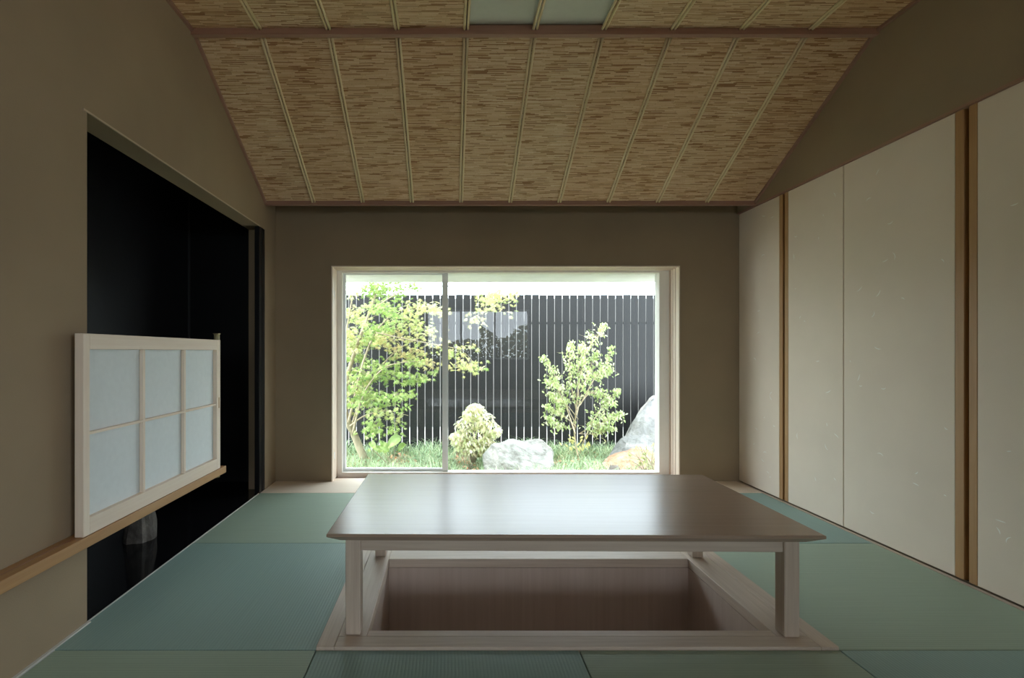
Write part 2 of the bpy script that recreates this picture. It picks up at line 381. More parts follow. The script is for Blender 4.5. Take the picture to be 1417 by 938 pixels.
for x0, x1 in ((XL, XL + .016), (XR - .016, XR)):
    bm = bmesh.new(); prism(bm, [(S0.y - .02, S0.z - .006), (S1.y, S1.z - .018), (S1.y, S1.z + .02), (S0.y - .02, S0.z + .03)], 'x', x0, x1); finish('side_batten', bm, M['red_y'], ceil)
    box('side_batten', (x0, YF, 2.706), (x1, 2.513, 2.735), 'red_y', ceil)
boxes('slot_cover', [((XL, 3.50, 2.44), (XR, YB, 2.46)), ((XL, YF, 2.775), (XR, 3.53, 2.80))], 'plaster', ceil)
boxes('roof_slab', [((-2.8, -5.3, 2.82), (4.4, 4.02, 2.95))], 'concrete', None); struct(bpy.data.objects['roof_slab'])
bpy.data.objects['roof_slab'].name = 'ceiling_slab'
# two frosted light panels set in the flat part
for k, lab in ((4, 'left frosted ceiling light panel beside the wooden beam'), (5, 'right frosted ceiling light panel beside the wooden beam')):
    x0 = XL + k * PITCH; t = empty('ceiling_light', (x0 + PITCH / 2, 1.86, 2.73)); tag(t, lab, 'ceiling light', 'ceiling light panels')
    box('diffuser', (x0 + .006, 1.21, 2.742), (x0 + PITCH - .006, 2.511, 2.746), 'diffuser', t)
    boxes('housing', [((x0 + .002, 1.205, 2.722), (x0 + .006, 2.511, 2.770)), ((x0 + PITCH - .006, 1.205, 2.722), (x0 + PITCH - .002, 2.511, 2.770)),
                      ((x0 + .002, 1.202, 2.722), (x0 + PITCH - .002, 1.208, 2.770)), ((x0 + .002, 1.205, 2.766), (x0 + PITCH - .002, 2.511, 2.770))], 'soffit', t)

# window ---------------------------------------------------------
win = empty('window_1', ((WX0 + WX1) / 2, 3.95, 0)); struct(win, 'low wide garden window in a pale wooden frame')
c = .009; y0, y1 = YB - .006, 3.905
boxes('casing', [((WX0, y0, 0), (WX0 + c, y1, WZ)), ((WX1 - c, y0, 0), (WX1, y1, WZ)), ((WX0 + c, y0, WZ - c), (WX1 - c, y1, WZ))], 'ash_z', win)
# shallow slots for screens in the right jamb and head
boxes('groove', [((WX1 - c - .0012, y, .002), (WX1 - c + .001, y + .006, WZ - c)) for y in (3.795, 3.838, 3.88)] +
      [((WX0 + c, y, WZ - c - .0012), (WX1 - c, y + .006, WZ - c + .001)) for y in (3.795, 3.838)], 'red_z', win)
boxes('frame', [((WX0 + c, 3.905, -.02), (-.871, 3.99, WZ - c)), ((1.727, 3.905, -.02), (WX1 - c, 3.99, WZ - c)),
                ((-.871, 3.905, 1.664), (1.727, 3.99, WZ - c)), ((-.871, 3.905, -.02), (1.727, 3.99, .028))], 'white_frame', win)
box('track', (WX0 + c, 3.836, -.055), (WX1 - c, 3.905, -.012), 'red_x', win)
sash = boxes('sliding_sash', [((-.871, 3.948, .028), (-.852, 3.982, 1.664)), ((-.051, 3.935, .028), (-.003, 3.985, 1.664)),
                              ((-.852, 3.948, .028), (-.051, 3.982, .050)), ((-.852, 3.948, 1.655), (-.051, 3.982, 1.664))], 'alu', win)
box('pane', (-.852, 3.962, .050), (-.051, 3.968, 1.655), 'glass', win)
box('pane', (-.003, 3.950, .028), (1.727, 3.956, 1.664), 'glass', win)
for z0, z1 in ((1.455, 1.505), (.16, .215)): box('latch_plate', (WX0 + c, 3.80, z0), (WX0 + c + .002, 3.815, z1), 'alu', win)

# eave and added sky-blocking wall outside
struct(box('ceiling_eave', (-4.5, 4.02, 1.682), (6.5, 4.585, 1.76), 'soffit'), 'pale eave soffit outside the window')
struct(box('wall_sky_block', (-2.8, 4.0, 2.95), (4.4, 4.02, 5.4), 'soffit'))  # unseen wall added to keep sky light off the fence

# room behind the camera -----------------------------------------
RX0, RX1, RY, RZ = -2.6, 4.2, -5.0, 2.50
boxes('wall_rear', [((RX0, RY - .15, -.1), (-.6, RY, RZ)), ((2.2, RY - .15, -.1), (RX1, RY, RZ)), ((-.6, RY - .15, 2.15), (2.2, RY, RZ)), ((-.6, RY - .15, -.1), (2.2, RY, .8)),
                    ((RX0 - .1, RY - .15, -.1), (RX0, YF, RZ)), ((RX1, RY - .15, -.1), (RX1 + .1, -3.9, RZ)), ((RX1, -1.3, -.1), (RX1 + .1, YF, RZ)), ((RX1, -3.9, -.1), (RX1 + .1, -1.3, .3)), ((RX1, -3.9, 2.0), (RX1 + .1, -1.3, RZ)),
                    ((RX0, YF - .1, -.1), (XL - .002, YF, 2.82)), ((XR + .13, YF - .1, -.1), (RX1, YF, 2.82)), ((XL - .002, YF - .1, RZ), (XR + .13, YF, 2.82))], 'plaster_rear')
struct(bpy.data.objects['wall_rear'])
struct(box('floor_rear', (RX0, RY - .15, -.10), (RX1, YF, 0), 'floor_rear'))
struct(box('ceiling_rear', (RX0 - .1, RY - .15, RZ), (RX1 + .1, YF - .1, RZ + .05), 'plaster_rear'))
rw = empty('window_2', (.95, RY - .07, 0)); struct(rw)
boxes('frame', [((-.6 + q, RY - .10, .8), (-.55 + q, RY - .04, 2.15)) for q in (0, .92, 1.83, 2.75)] + [((-.6, RY - .10, .8), (2.2, RY - .04, .85)), ((-.6, RY - .10, 2.10), (2.2, RY - .04, 2.15))], 'alu', rw)

sw = empty('window_fill', (RX1 + .05, -2.6, .3)); struct(sw)  # added unseen side window, lets in sky light for the left wall
boxes('frame', [((RX1 + .02, -3.9 + q, .3), (RX1 + .08, -3.85 + q, 2.0)) for q in (0, .85, 1.7, 2.55)] + [((RX1 + .02, -3.9, .3), (RX1 + .08, -1.3, .35)), ((RX1 + .02, -3.9, 1.95), (RX1 + .08, -1.3, 2.0))], 'alu', sw)

# ------------------------------------------------------------------ tatami
cols = [XL + .014, -.4525, .446, 1.336, XR - .011]; rows = [3.436, 2.537, 1.629, .73, YF + .01]
place = [['against the alcove by the window board', 'behind the table, left half', 'behind the table, right half', 'in the corner by the window board and fusuma doors'],
         ['left of the table pit, along the alcove', None, None, 'right of the table pit, along the fusuma doors'],
         ['in the front left corner of the photo', 'in front of the left half of the pit frame', 'in front of the right half of the pit frame', 'in the front right corner of the photo'],
         ['under the camera by the left wall', 'under the camera, left of the middle', 'under the camera, right of the middle', 'under the camera by the fusuma doors']]
for r in range(4):
    for q in range(4):
        if place[r][q] is None: continue
        ya, yb = rows[r + 1], rows[r]; xa, xb = cols[q], cols[q + 1]
        if q == 0: xa = XL + (.0135 if r > 1 else .0015)
        if r == 1 and q == 0: xa = XL + .0015
        o = empty('tatami_mat', ((xa + xb) / 2, (ya + yb) / 2, -.055))
        axis = 'y' if (r + q) % 2 else 'x'
        if r == 1 and q == 0:
            bm = bmesh.new(); prism(bm, [(XL + .0135, ya + .0015), (xb - .0015, ya + .0015), (xb - .0015, yb - .0015), (xa, yb - .0015), (xa, OP0 + .005), (XL + .0135, OP0 + .005)], 'z', -.055, 0)
            me = finish('tatami_mat', bm, M['tatami_' + axis], o).data
        else:
            bm = bmesh.new(); bx(bm, (xa + .0015, ya + .0015, -.055), (xb - .0015, yb - .0015, 0), .003, 2); me = finish('tatami_mat', bm, M['tatami_' + axis], o).data
        ch = o.children[0]; loc = o.location.copy(); bpy.data.objects.remove(o); ch.location = loc
        tag(ch, ('sheen-tinted greener' if axis == 'x' else 'sheen-tinted bluer') + ' square tatami mat ' + place[r][q], 'tatami mat', 'square tatami mats')

# ------------------------------------------------------------------ fusuma doors
random.seed(11)
def fusuma(ya, yb, stile_a, stile_b, label):
    """ya far edge, yb near edge; stiles are wooden edge strips"""
    x0 = XR + .010; t = empty('fusuma_door', (x0 + .015, (ya + yb) / 2, .006)); tag(t, label, 'door', 'fusuma doors of the right wall')
    sa, sb = stile_a, stile_b
    box('paper_panel', (x0, yb + sb, .008), (x0 + .026, ya - sa, 2.0925), 'fusuma', t, .002)
    if sa: box('edge_strip', (x0 - .001, ya - sa, .008), (x0 + .027, ya, 2.0925), 'rail_z', t, .0015)
    if sb: box('edge_strip', (x0 - .001, yb, .008), (x0 + .027, yb + sb, 2.0925), 'rail_z', t, .0015)
    bm = bmesh.new()
    for i in range(int(34 * (ya - yb))):
        y = random.uniform(yb + sb + .04, ya - sa - .04); z = random.uniform(.1, 2.0); a = random.uniform(0, 6.28); ln = random.uniform(.012, .045); cu = random.uniform(-2, 2)
        prev = None; n = 5
        for j in range(n + 1):
            w = .0019 * math.sin(math.pi * (j + .3) / (n + .6)) + .0003
            p = (Vector((x0 - .0004, y, z)))
            up = Vector((0, -math.sin(a), math.cos(a)))
            pr = (bm.verts.new(p + up * w), bm.verts.new(p - up * w))
            if prev: bm.faces.new((prev[0], prev[1], pr[1], pr[0]))
            prev = pr
            y += math.cos(a) * ln / n; z += math.sin(a) * ln / n; a += cu / n
    stuff(finish('paper_fibre', bm, M['fibre'], t))
fusuma(3.744, 3.254, 0, .034, 'narrow fusuma door beside the window wall')
fusuma(3.236, 2.757, .034, 0, 'fusuma door second from the window wall')
fusuma(2.752, 2.110, 0, .037, 'wide fusuma door third from the window wall')
fusuma(2.090, 1.080, .033, 0, 'fusuma door at the right edge of the photo')
fusuma(1.076, YF + .005, 0, 0, 'fusuma door beside the camera')
struct(box('trim_gap_shade', (XR + .036, YF, .0), (XR + .044, YB - .003, 2.093), 'gap_shade'), 'dark sheet painting the shade in the fusuma door gaps')  # sheet coloured dark in place of the shade between the doors

# ------------------------------------------------------------------ table
TX, TY = .4385, 2.041
tb = empty('low_table', (TX, TY, .0105)); tag(tb, 'low grey-brown wooden table standing over the sunken leg pit', 'table')
def loc_box(name, lo, hi, mat, bev=.002): return box(name, Vector(lo) + tb.location * 1 - Vector((0, 0, .0105)), Vector(hi) + tb.location - Vector((0, 0, .0105)), mat, tb, bev)
hw, hd = .8555, .405
bm = bmesh.new()
lv = [(.353, .040), (.378, .002), (.380, 0), (.388, 0), (.390, .002)]
prev = None
for z, ins in lv:
    ring = [bm.verts.new((TX + sx * (hw - ins), TY + sy * (hd - ins), z)) for sx, sy in ((-1, -1), (1, -1), (1, 1), (-1, 1))]
    if prev:
        for i in range(4): bm.faces.new((prev[i], prev[(i + 1) % 4], ring[(i + 1) % 4], ring[i]))
    else: bm.faces.new(ring[::-1])
    prev = ring
bm.faces.new(prev)
finish('tabletop', bm, M['oak_top'], tb)
lx0, lx1, ly0, ly1, lw = -.802, .804, -.352, .351, .053
for ax, ay in ((lx0, ly0), (lx1 - lw, ly0), (lx0, ly1 - lw), (lx1 - lw, ly1 - lw)):
    loc_box('leg', (ax, ay, .0105), (ax + lw, ay + lw, .353), 'oak_z', .003)
for ay in (ly0 + .008, ly1 - lw + .006): loc_box('apron', (lx0 + lw, ay, .308), (lx1 - lw, ay + .028, .353), 'oak_x')
for ax in (lx0 + .012, lx1 - lw + .013): loc_box('apron', (ax, ly0 + lw, .308), (ax + .028, ly1 - lw, .353), 'oak_y')
tb.rotation_euler.z = R(-.55)

# ------------------------------------------------------------------ rail, shoji, bamboo post, stump
ra = empty('wall_rail', (XL + .034, 1.2, .318)); tag(ra, 'honey coloured wooden rail along the left wall, reaching over the alcove', 'rail')
box('beam', (XL + .0005, YF + .02, .318), (XL + .069, 2.769, .357), 'rail_y', ra, .0015)
boxes('groove', [((XL + .030, YF + .02, .3572), (XL + .034, 1.69, .3578))], 'red_y', ra)
bm = bmesh.new(); z = .29; pts, rad = [], []
for zz in (.29, .46, .464, .468, .472, .70, .704, .708, .712, .95, .954, .958, .962, 1.10, 1.12):
    pts.append(Vector((XL + .016, 2.765, zz))); rad.append(.0155 + (.0012 if zz in (.464, .468, .704, .708, .954, .958) else 0))
tube(bm, pts, rad, 12); finish('bamboo_post', bm, M['bamboo_z'], ra, True)
box('end_cap', (XL + .001, 2.749, 1.118), (XL + .031, 2.781, 1.124), 'brass', ra, .001)

SX0, SX1, SY0, SY1, SZ0, SZ1 = -1.3275, -1.295, 1.693, 2.709, .3582, 1.084
sh = empty('shoji_screen', ((SX0 + SX1) / 2, (SY0 + SY1) / 2, SZ0)); tag(sh, 'small six-pane shoji paper screen standing on the wooden rail', 'screen')
for a, b_ in ((SY0, SY0 + .030), (SY1 - .040, SY1)): box('stile', (SX0, a, SZ0), (SX1, b_, SZ1), 'ash_z', sh, .0015)
box('top_rail', (SX0, SY0 + .030, 1.027), (SX1, SY1 - .040, SZ1), 'ash_y', sh, .0015)
box('bottom_rail', (SX0, SY0 + .030, SZ0), (SX1, SY1 - .040, .419), 'ash_y', sh, .0015)
bx0, bx1 = SX1 - .021, SX1 - .005
pw = (SY1 - .040 - SY0 - .030) / 3
for i in (1, 2): yy = SY0 + .030 + pw * i; box('muntin', (bx0, yy - .0065, .419), (bx1, yy + .0065, 1.027), 'ash_z', sh)
for i in range(3):
    ya = SY0 + .030 + pw * i + (.0065 if i else 0); yb = SY0 + .030 + pw * (i + 1) - (.0065 if i < 2 else 0)
    box('crossbar', (bx0, ya, .718), (bx1, yb, .728), 'ash_y', sh)
    for z0, z1 in ((.419, .718), (.728, 1.027)):
        box('paper', (bx0 - .003, ya, z0), (bx0 - .001, yb, z1), 'paper', sh)
box('finger_pull', (SX1 - .0005, SY1 - .022, .70), (SX1 + .0006, SY1 - .012, .76), 'rail_z', sh)

random.seed(5)
bm = bmesh.new(); n = 22; rings = []
for i in range(13):
    z = .34 * i / 12; rr = .082 - .13 * z if z < .25 else .0495
    ring = []
    for k in range(n):
        a = 2 * math.pi * k / n; f = 1 + .16 * noise.noise(Vector((math.cos(a) * 2.2, math.sin(a) * 2.2, z * 5))) + .10 * noise.noise(Vector((math.cos(a) * 6, math.sin(a) * 6, z * 9)))
        ring.append(bm.verts.new((-1.683 + rr * f * math.cos(a), 2.60 + rr * f * math.sin(a), .0005 + z)))
    rings.append(ring)
for r0, r1 in zip(rings, rings[1:]):
    for k in range(n): bm.faces.new((r0[k], r0[(k + 1) % n], r1[(k + 1) % n], r1[k]))
bm.faces.new(rings[0][::-1]); bm.faces.new(rings[-1])
so = empty('o', (-1.683, 2.60, .0005)); st = finish('stone_vase', bm, M['rock_dark'], so); st.parent = None; st.location = so.location; bpy.data.objects.remove(so)
tag(st, 'rough grey stone vase standing on the black alcove floor', 'vase')

# ------------------------------------------------------------------ garden
GZ = -.45
def at(px, py, y): return Vector(((px - VX) * y / F, y, H - (py - VY) * y / F))
bm = bmesh.new(); nx, ny = 44, 16; vs = []
for j in range(ny + 1):
    for i in range(nx + 1):
        x = -6 + 14 * i / nx; y = 4.03 + 2.97 * j / ny
        vs.append(bm.verts.new((x, y, GZ + .03 * noise.noise(Vector((x * 1.3, y * 1.3, 0))))))
for j in range(ny):
    for i in range(nx):
        a = j * (nx + 1) + i; bm.faces.new((vs[a], vs[a + 1], vs[a + nx + 2], vs[a + nx + 1]))
struct(finish('ground_garden', bm, M['soil']))
boxes('ground', [((-40, 7.0, GZ - .1), (40, 60, GZ - .02)), ((-40, -60, GZ - .1), (40, -5.16, GZ - .02)), ((-40, -5.15, GZ - .1), (-6, 7, GZ - .02)), ((8, -5.15, GZ - .1), (40, 7, GZ - .02))], 'concrete')
struct(bpy.data.objects['ground'])

# fence
FY = 7.0; fp = .1119
fe = empty('slatted_fence', (.5, FY, GZ)); tag(fe, 'tall dark slatted wooden fence at the back of the garden', 'fence')
x = -3.36 + .0; first = None; i = 0
while x < 5.2:
    if first is None:
        bm = bmesh.new(); bx(bm, (x, FY, GZ - .03), (x + .102, FY + .014, 1.847)); first = finish('slat', bm, M['fence'], fe); o = first; xf = x
    else:
        o = first.copy(); COL.objects.link(o); o.parent = fe; o.location = first.location + Vector((x - xf, 0, random.uniform(-.004, .004)))
    x += fp
for z in (-.40, 1.42): box('fence_rail', (-3.4, FY + .017, z), (5.2, FY + .057, z + .03), 'fence', fe)
for px_ in (-2.9, -1.1, .7, 2.5, 4.3): box('fence_post', (px_, FY + .057, GZ - .02), (px_ + .06, FY + .117, 1.80), 'fence', fe)

nw = struct(box('wall_gap_backdrop', (-9, 9.4, GZ - .1), (12, 9.6, 2.06), 'gap_backdrop'), 'added wall dimming the view through the fence gaps')  # added backdrop, makes the view through the fence gaps less bright
# rocks
def rock(name, pts, mat, label, seed, disp=.05, cuts=4, sub=1):
    bm = bmesh.new()
    for p in pts: bm.verts.new(p)
    r = bmesh.ops.convex_hull(bm, input=bm.verts)
    for v in [v for v in bm.verts if not v.link_faces]: bm.verts.remove(v)
    bmesh.ops.triangulate(bm, faces=bm.faces)
    for _ in range(cuts): bmesh.ops.subdivide_edges(bm, edges=bm.edges, cuts=1, use_grid_fill=True, smooth=.05 if _ < 2 else 0)
    bmesh.ops.recalc_face_normals(bm, faces=bm.faces); bm.normal_update()
    off = Vector((seed * 3.1, seed * 1.7, 0))
    for v in bm.verts:
        p = v.co * 3 + off
        d = noise.fractal(p, 1.0, 2.0, 6) * disp + disp * .8 * abs(noise.noise(p * .8 + Vector((9, 9, 9)))) - disp * .4
        v.co += v.normal * d
    cen = Vector((sum(p[0] for p in pts) / len(pts), sum(p[1] for p in pts) / len(pts), GZ))
    e = empty('o', cen); o = finish(name, bm, M[mat], e, False); o.parent = None; o.location = cen; bpy.data.objects.remove(e)
    tag(o, label, 'rock'); return o
d = 5.85
rock('boulder', [at(*q) for q in ((672, 652, 5.62), (668, 630, 5.7), (682, 613, 5.75), (700, 607, 5.9), (728, 606, 6.0), (752, 610, 5.95), (766, 622, 5.85), (767, 646, 5.75), (755, 655, 5.6),
     (712, 662, 5.5), (690, 618, 6.1), (745, 614, 6.2), (680, 640, 6.1), (760, 640, 6.2), (700, 656, 6.2))], 'rock', 'low pale granite boulder in the grass between the shrub and the small tree', 1, .045)
rock('boulder', [at(*q) for q in ((838, 640, 6.15), (868, 618, 6.1), (884, 584, 6.2), (896, 556, 6.3), (906, 548, 6.35), (922, 546, 6.35), (960, 556, 6.3), (980, 640, 6.0), (915, 652, 5.8), (880, 650, 5.85), (850, 650, 6.0),
     (900, 552, 6.7), (960, 560, 6.7), (980, 630, 6.7), (850, 628, 6.6))], 'rock_grey', 'tall leaning grey boulder at the right side of the garden', 2, .045)
rock('rock', [at(*q) for q in ((831, 641, 6.0), (842, 630, 6.05), (866, 622, 6.05), (884, 618, 6.0), (902, 624, 5.85), (914, 640, 5.7), (918, 656, 5.5), (880, 660, 5.5), (848, 656, 5.6), (838, 650, 5.8), (905, 640, 6.1), (850, 645, 6.1))],
     'rock_rust', 'rust stained orange rock at the foot of the tall grey boulder', 3, .03)
rock('rock', [at(*q) for q in ((841, 652, 5.45), (844, 643, 5.5), (856, 643, 5.5), (860, 652, 5.45), (850, 658, 5.4), (846, 648, 5.6), (856, 649, 5.6))], 'rock_dark', 'small dark stone in front of the rust stained rock', 4, .012, 3)

# foliage
MAPLE = []
for k in range(7):
    a = R(-132 + 44 * k); ln = (.62, .85, 1.0, 1.08, 1.0, .85, .62)[k]
    MAPLE.append((math.sin(a) * ln, math.cos(a) * ln))
    if k < 6: a2 = a + R(22); MAPLE.append((math.sin(a2) * .36, math.cos(a2) * .36))
MAPLE.append((0, -.18))
OVAL = [(0, -1), (.34, -.45), (.42, .1), (.24, .62), (0, 1.05), (-.24, .62), (-.42, .1), (-.34, -.45)]
def leaf_mesh(name, items, outline, parent, mat):
    """items: (position, size, normal, heading, colour)"""
    V, Fc, T = [], [], []
    n = len(outline); base = wloc(parent)
    for p, s, nn, hd, col in items:
        nn = nn.normalized(); u = hd - nn * hd.dot(nn)
        if u.length < 1e-4: u = nn.orthogonal()
        u.normalize(); w = nn.cross(u); k = len(V); p = p - base
        V.append(p + nn * (-.10 * s)); T.append(col)
        for a, b_ in outline:
            r2 = a * a + b_ * b_
            V.append(p + (w * a + u * b_) * s - nn * (.22 * s * r2 * r2)); T.append(col)
        for i in range(n): Fc.append((k, k + 1 + i, k + 1 + (i + 1) % n))
    me = bpy.data.meshes.new(name); me.from_pydata(V, [], Fc)
    at_ = me.color_attributes.new('tint', 'FLOAT_COLOR', 'POINT'); at_.data.foreach_set('color', [q for c_ in T for q in (*c_, 1)])
    return stuff(link(name, me, M[mat], parent))
def rv(s=1): return Vector((random.gauss(0, 1), random.gauss(0, 1), random.gauss(0, 1))) * s
def mixc(cs):
    a, b_ = random.choice(cs), random.choice(cs); t = random.random(); f = random.uniform(.85, 1.15)
    return tuple(min(.95, (a[i] * (1 - t) + b_[i] * t) * f) for i in range(3))
def smooth_path(pts, n=6):
    out = []
    for i in range(len(pts) - 1):
        p0, p1, p2, p3 = pts[max(i - 1, 0)], pts[i], pts[i + 1], pts[min(i + 2, len(pts) - 1)]
        for j in range(n):
            t = j / n; out.append(.5 * ((2 * p1) + (p2 - p0) * t + (2 * p0 - 5 * p1 + 4 * p2 - p3) * t * t + (3 * p1 - p0 - 3 * p2 + p3) * t ** 3))
    out.append(pts[-1]); return out

# --- maple at the left
random.seed(21)
mp = empty('maple_tree', at(497, 628, 6.2)); mp.location.z = GZ; tag(mp, 'tall maple tree with yellow-green leaves at the left of the garden', 'tree')
D = 6.2
stems = [  # pixel path, radii
    ([(504, 636), (492, 605), (479, 577), (476, 560)], .055, .040, 6.2),
    ([(476, 560), (481, 520), (497, 470), (512, 430), (522, 400), (528, 372)], .034, .006, 6.2),
    ([(482, 585), (492, 545), (503, 500), (520, 460), (548, 432), (590, 424)], .020, .004, 6.1),
    ([(486, 592), (500, 552), (525, 510), (556, 480), (596, 462)], .017, .004, 6.3),
    ([(478, 575), (474, 530), (478, 470), (486, 420), (492, 392)], .020, .005, 6.35),
    ([(488, 600), (498, 560), (512, 530), (540, 505), (590, 500), (602, 506)], .014, .003, 6.0),
    ([(480, 640), (477, 590), (484, 520), (492, 470)], .018, .005, 6.4),
    ([(484, 590), (505, 575), (535, 568), (565, 575)], .012, .003, 6.05),
    ([(512, 430), (560, 402), (620, 396), (668, 404), (700, 418)], .009, .003, 5.9),
    ([(520, 460), (566, 470), (610, 478), (640, 486), (664, 512)], .008, .002, 5.8),
]
allp = []
for pth, r0, r1, dd in stems:
    pts = smooth_path([at(a, b_, dd + .05 * math.sin(i * 2.1)) for i, (a, b_) in enumerate(pth)]); n = len(pts)
    bm = bmesh.new(); tube(bm, pts, [r0 + (r1 - r0) * i / (n - 1) for i in range(n)], 7)
    finish('trunk' if r0 > .05 else 'branch', bm, M['bark'], mp, True); allp += pts[n // 3:]
clusters = [  # centre px, radii px, leaves, depth, palette
    (522, 401, 26, 9, 130, 6.2, 3), (548, 397, 18, 8, 50, 6.0, 3), (568, 396, 10, 6, 16, 6.0, 3), (498, 398, 18, 9, 20, 6.3, 1), (532, 432, 24, 24, 150, 6.1, 0), (490, 430, 16, 22, 90, 6.3, 1), (575, 428, 28, 12, 80, 6.1, 1),
    (605, 426, 9, 9, 18, 6.0, 1), (590, 462, 16, 14, 60, 6.1, 1), (545, 470, 26, 16, 100, 6.3, 2), (492, 470, 15, 24, 110, 6.3, 1), (518, 455, 20, 22, 110, 6.2, 0), (568, 488, 20, 12, 60, 6.2, 2),
    (500, 515, 22, 24, 150, 6.2, 0), (535, 510, 24, 16, 90, 6.1, 0), (565, 518, 20, 16, 80, 6.0, 0), (592, 505, 10, 7, 22, 6.0, 2), (510, 555, 26, 18, 130, 6.1, 0), (550, 545, 18, 16, 60, 6.0, 0),
    (490, 545, 14, 22, 70, 6.25, 1), (522, 592, 20, 12, 60, 6.0, 0), (545, 598, 14, 8, 26, 5.95, 0), (535, 570, 26, 6, 36, 6.05, 1), (488, 500, 10, 60, 80, 6.4, 1), (560, 450, 20, 14, 60, 6.15, 1), (588, 525, 10, 10, 22, 6.0, 0),
    (680, 412, 20, 9, 60, 5.9, 1), (668, 434, 13, 16, 50, 5.9, 1), (690, 428, 10, 12, 18, 5.9, 1), (634, 487, 12, 8, 30, 5.8, 1), (648, 500, 16, 8, 36, 5.8, 1), (632, 506, 7, 9, 14, 5.8, 2), (664, 511, 5, 3, 6, 5.8, 0)]
pal = [[(.30, .43, .10), (.42, .53, .16), (.25, .40, .10), (.54, .61, .28)], [(.54, .57, .20), (.60, .62, .34), (.43, .53, .19), (.58, .54, .25)], [(.56, .53, .22), (.52, .56, .22), (.56, .45, .22)], [(.16, .27, .05), (.24, .36, .08), (.30, .40, .10)]]  # last palette darkened for top leaves that sunlight would wash out
items = []; bm = bmesh.new()
for cx, cy, rx, ry, cnt, dd, pi in clusters:
    c0 = at(cx, cy, dd); sx, sy = rx * dd / F, ry * dd / F
    near = min(allp, key=lambda p: (p - c0).length)
    mid = (near + c0) / 2 + Vector((0, 0, .03))
    tube(bm, smooth_path([near, mid, c0], 3), [.004, .0038, .0035, .003, .0025, .002, .0015], 4)
    subs = [c0 + Vector((random.gauss(0, .55) * sx, max(-.4, min(.3, random.gauss(0, .22))), random.gauss(0, .55) * sy)) for _ in range(max(4, cnt // 9))]
    for s_ in subs: tube(bm, [c0, (c0 + s_) / 2 + Vector((0, 0, .012)), s_], [.002, .0016, .001], 4)
    for _ in range(int(cnt * 1.55)):
        s_ = random.choice(subs); p = s_ + Vector((random.gauss(0, .07), random.gauss(0, .08), random.gauss(-.01, .03)))
        p.y = min(p.y, 6.9)
        hd_ = (p - s_); hd_.z -= .03
        items.append((p, random.uniform(.028, .050), Vector((random.gauss(0, .45), random.gauss(-.7, .45), .8)), hd_ + rv(.012), mixc(pal[pi])))
stuff(finish('twigs', bm, M['bark'], mp))
leaf_mesh('foliage', items, MAPLE, mp, 'leaf')

# --- young tree right of the middle
random.seed(31)
yt = empty('young_tree', at(801, 625, 6.3)); yt.location.z = GZ; tag(yt, 'slender young tree with small drooping leaves between the two boulders', 'tree')
D = 6.3
paths = [([(800, 632), (795, 600), (798, 560), (803, 520), (812, 485), (830, 462), (836, 450)], .013, .002), ([(801, 630), (810, 605), (822, 580), (840, 556), (858, 540)], .010, .002),
         ([(796, 600), (786, 570), (776, 540), (764, 512), (750, 494)], .010, .002), ([(798, 570), (790, 530), (788, 495), (792, 474)], .009, .002), ([(803, 560), (822, 525), (838, 505), (846, 482)], .009, .002),
         ([(797, 590), (780, 575), (764, 568), (757, 562)], .007, .002), ([(802, 600), (820, 590), (845, 580), (862, 572)], .007, .002), ([(798, 575), (806, 540), (818, 505), (826, 488)], .007, .002), ([(797, 592), (782, 592), (766, 585), (758, 578)], .005, .0015), ([(796, 585), (775, 545), (766, 530), (758, 528)], .006, .002), ([(799, 565), (815, 545), (832, 546), (848, 560)], .006, .002), ([(800, 580), (784, 560), (772, 556), (762, 545)], .006, .002), ([(804, 540), (816, 520), (832, 520), (846, 512)], .005, .002), ([(801, 600), (822, 600), (836, 592), (848, 594)], .005, .0015), ([(801, 550), (800, 515), (806, 490), (803, 478)], .006, .002)]
items = []; tw = bmesh.new()
ypal = [(.36, .50, .14), (.50, .60, .22), (.64, .70, .40), (.72, .74, .52), (.40, .54, .18)]; ywarm = [(.66, .60, .30), (.60, .60, .28)]
for pi, (pth, r0, r1) in enumerate(paths):
    pts = smooth_path([at(a, b_, D + .12 * math.sin(i * 1.7 + pi * 2.4)) for i, (a, b_) in enumerate(pth)]); n = len(pts)
    bm = bmesh.new(); tube(bm, pts, [r0 + (r1 - r0) * i / (n - 1) for i in range(n)], 6); finish('trunk' if pi == 0 else 'branch', bm, M['bark_pale'], yt, True)
    for i in range(n // 3 + 1, n):
        dens = 6 if i < n - 6 else 4
        for _ in range(dens):
            q = pts[i]; e_ = q + Vector((random.gauss(0, .07), random.gauss(0, .09), random.gauss(.01, .05)))
            if i > n - 6: e_ = q + Vector((random.gauss(0, .03), random.gauss(0, .03), random.gauss(0, .02)))
            tube(tw, [q, (q + e_) / 2 + Vector((0, 0, .01)), e_], [.002, .0015, .001], 3)
            for _ in range(3):
                p = q.lerp(e_, random.uniform(.4, 1.05)) + rv(.014)
                items.append((p, random.uniform(.016, .028), Vector((random.gauss(0, .6), random.gauss(-.9, .5), .6)), Vector((random.gauss(0, .5), random.gauss(-.1, .4), -.8)), mixc(ywarm if q.z < .0 and random.random() < .5 else ypal)))
for _ in range(26):   # low yellow shoots at the foot
    p = at(random.choice((790, 806, 812)) + random.gauss(0, 5), 612 + random.gauss(0, 5), 6.2); items.append((p, .032, Vector((random.gauss(0, .5), -.7, .5)), Vector((random.gauss(0, .6), -.2, -.6)), (.72, .68, .26)))
stuff(finish('twigs', tw, M['bark'], yt)); leaf_mesh('foliage', items, OVAL, yt, 'leaf')

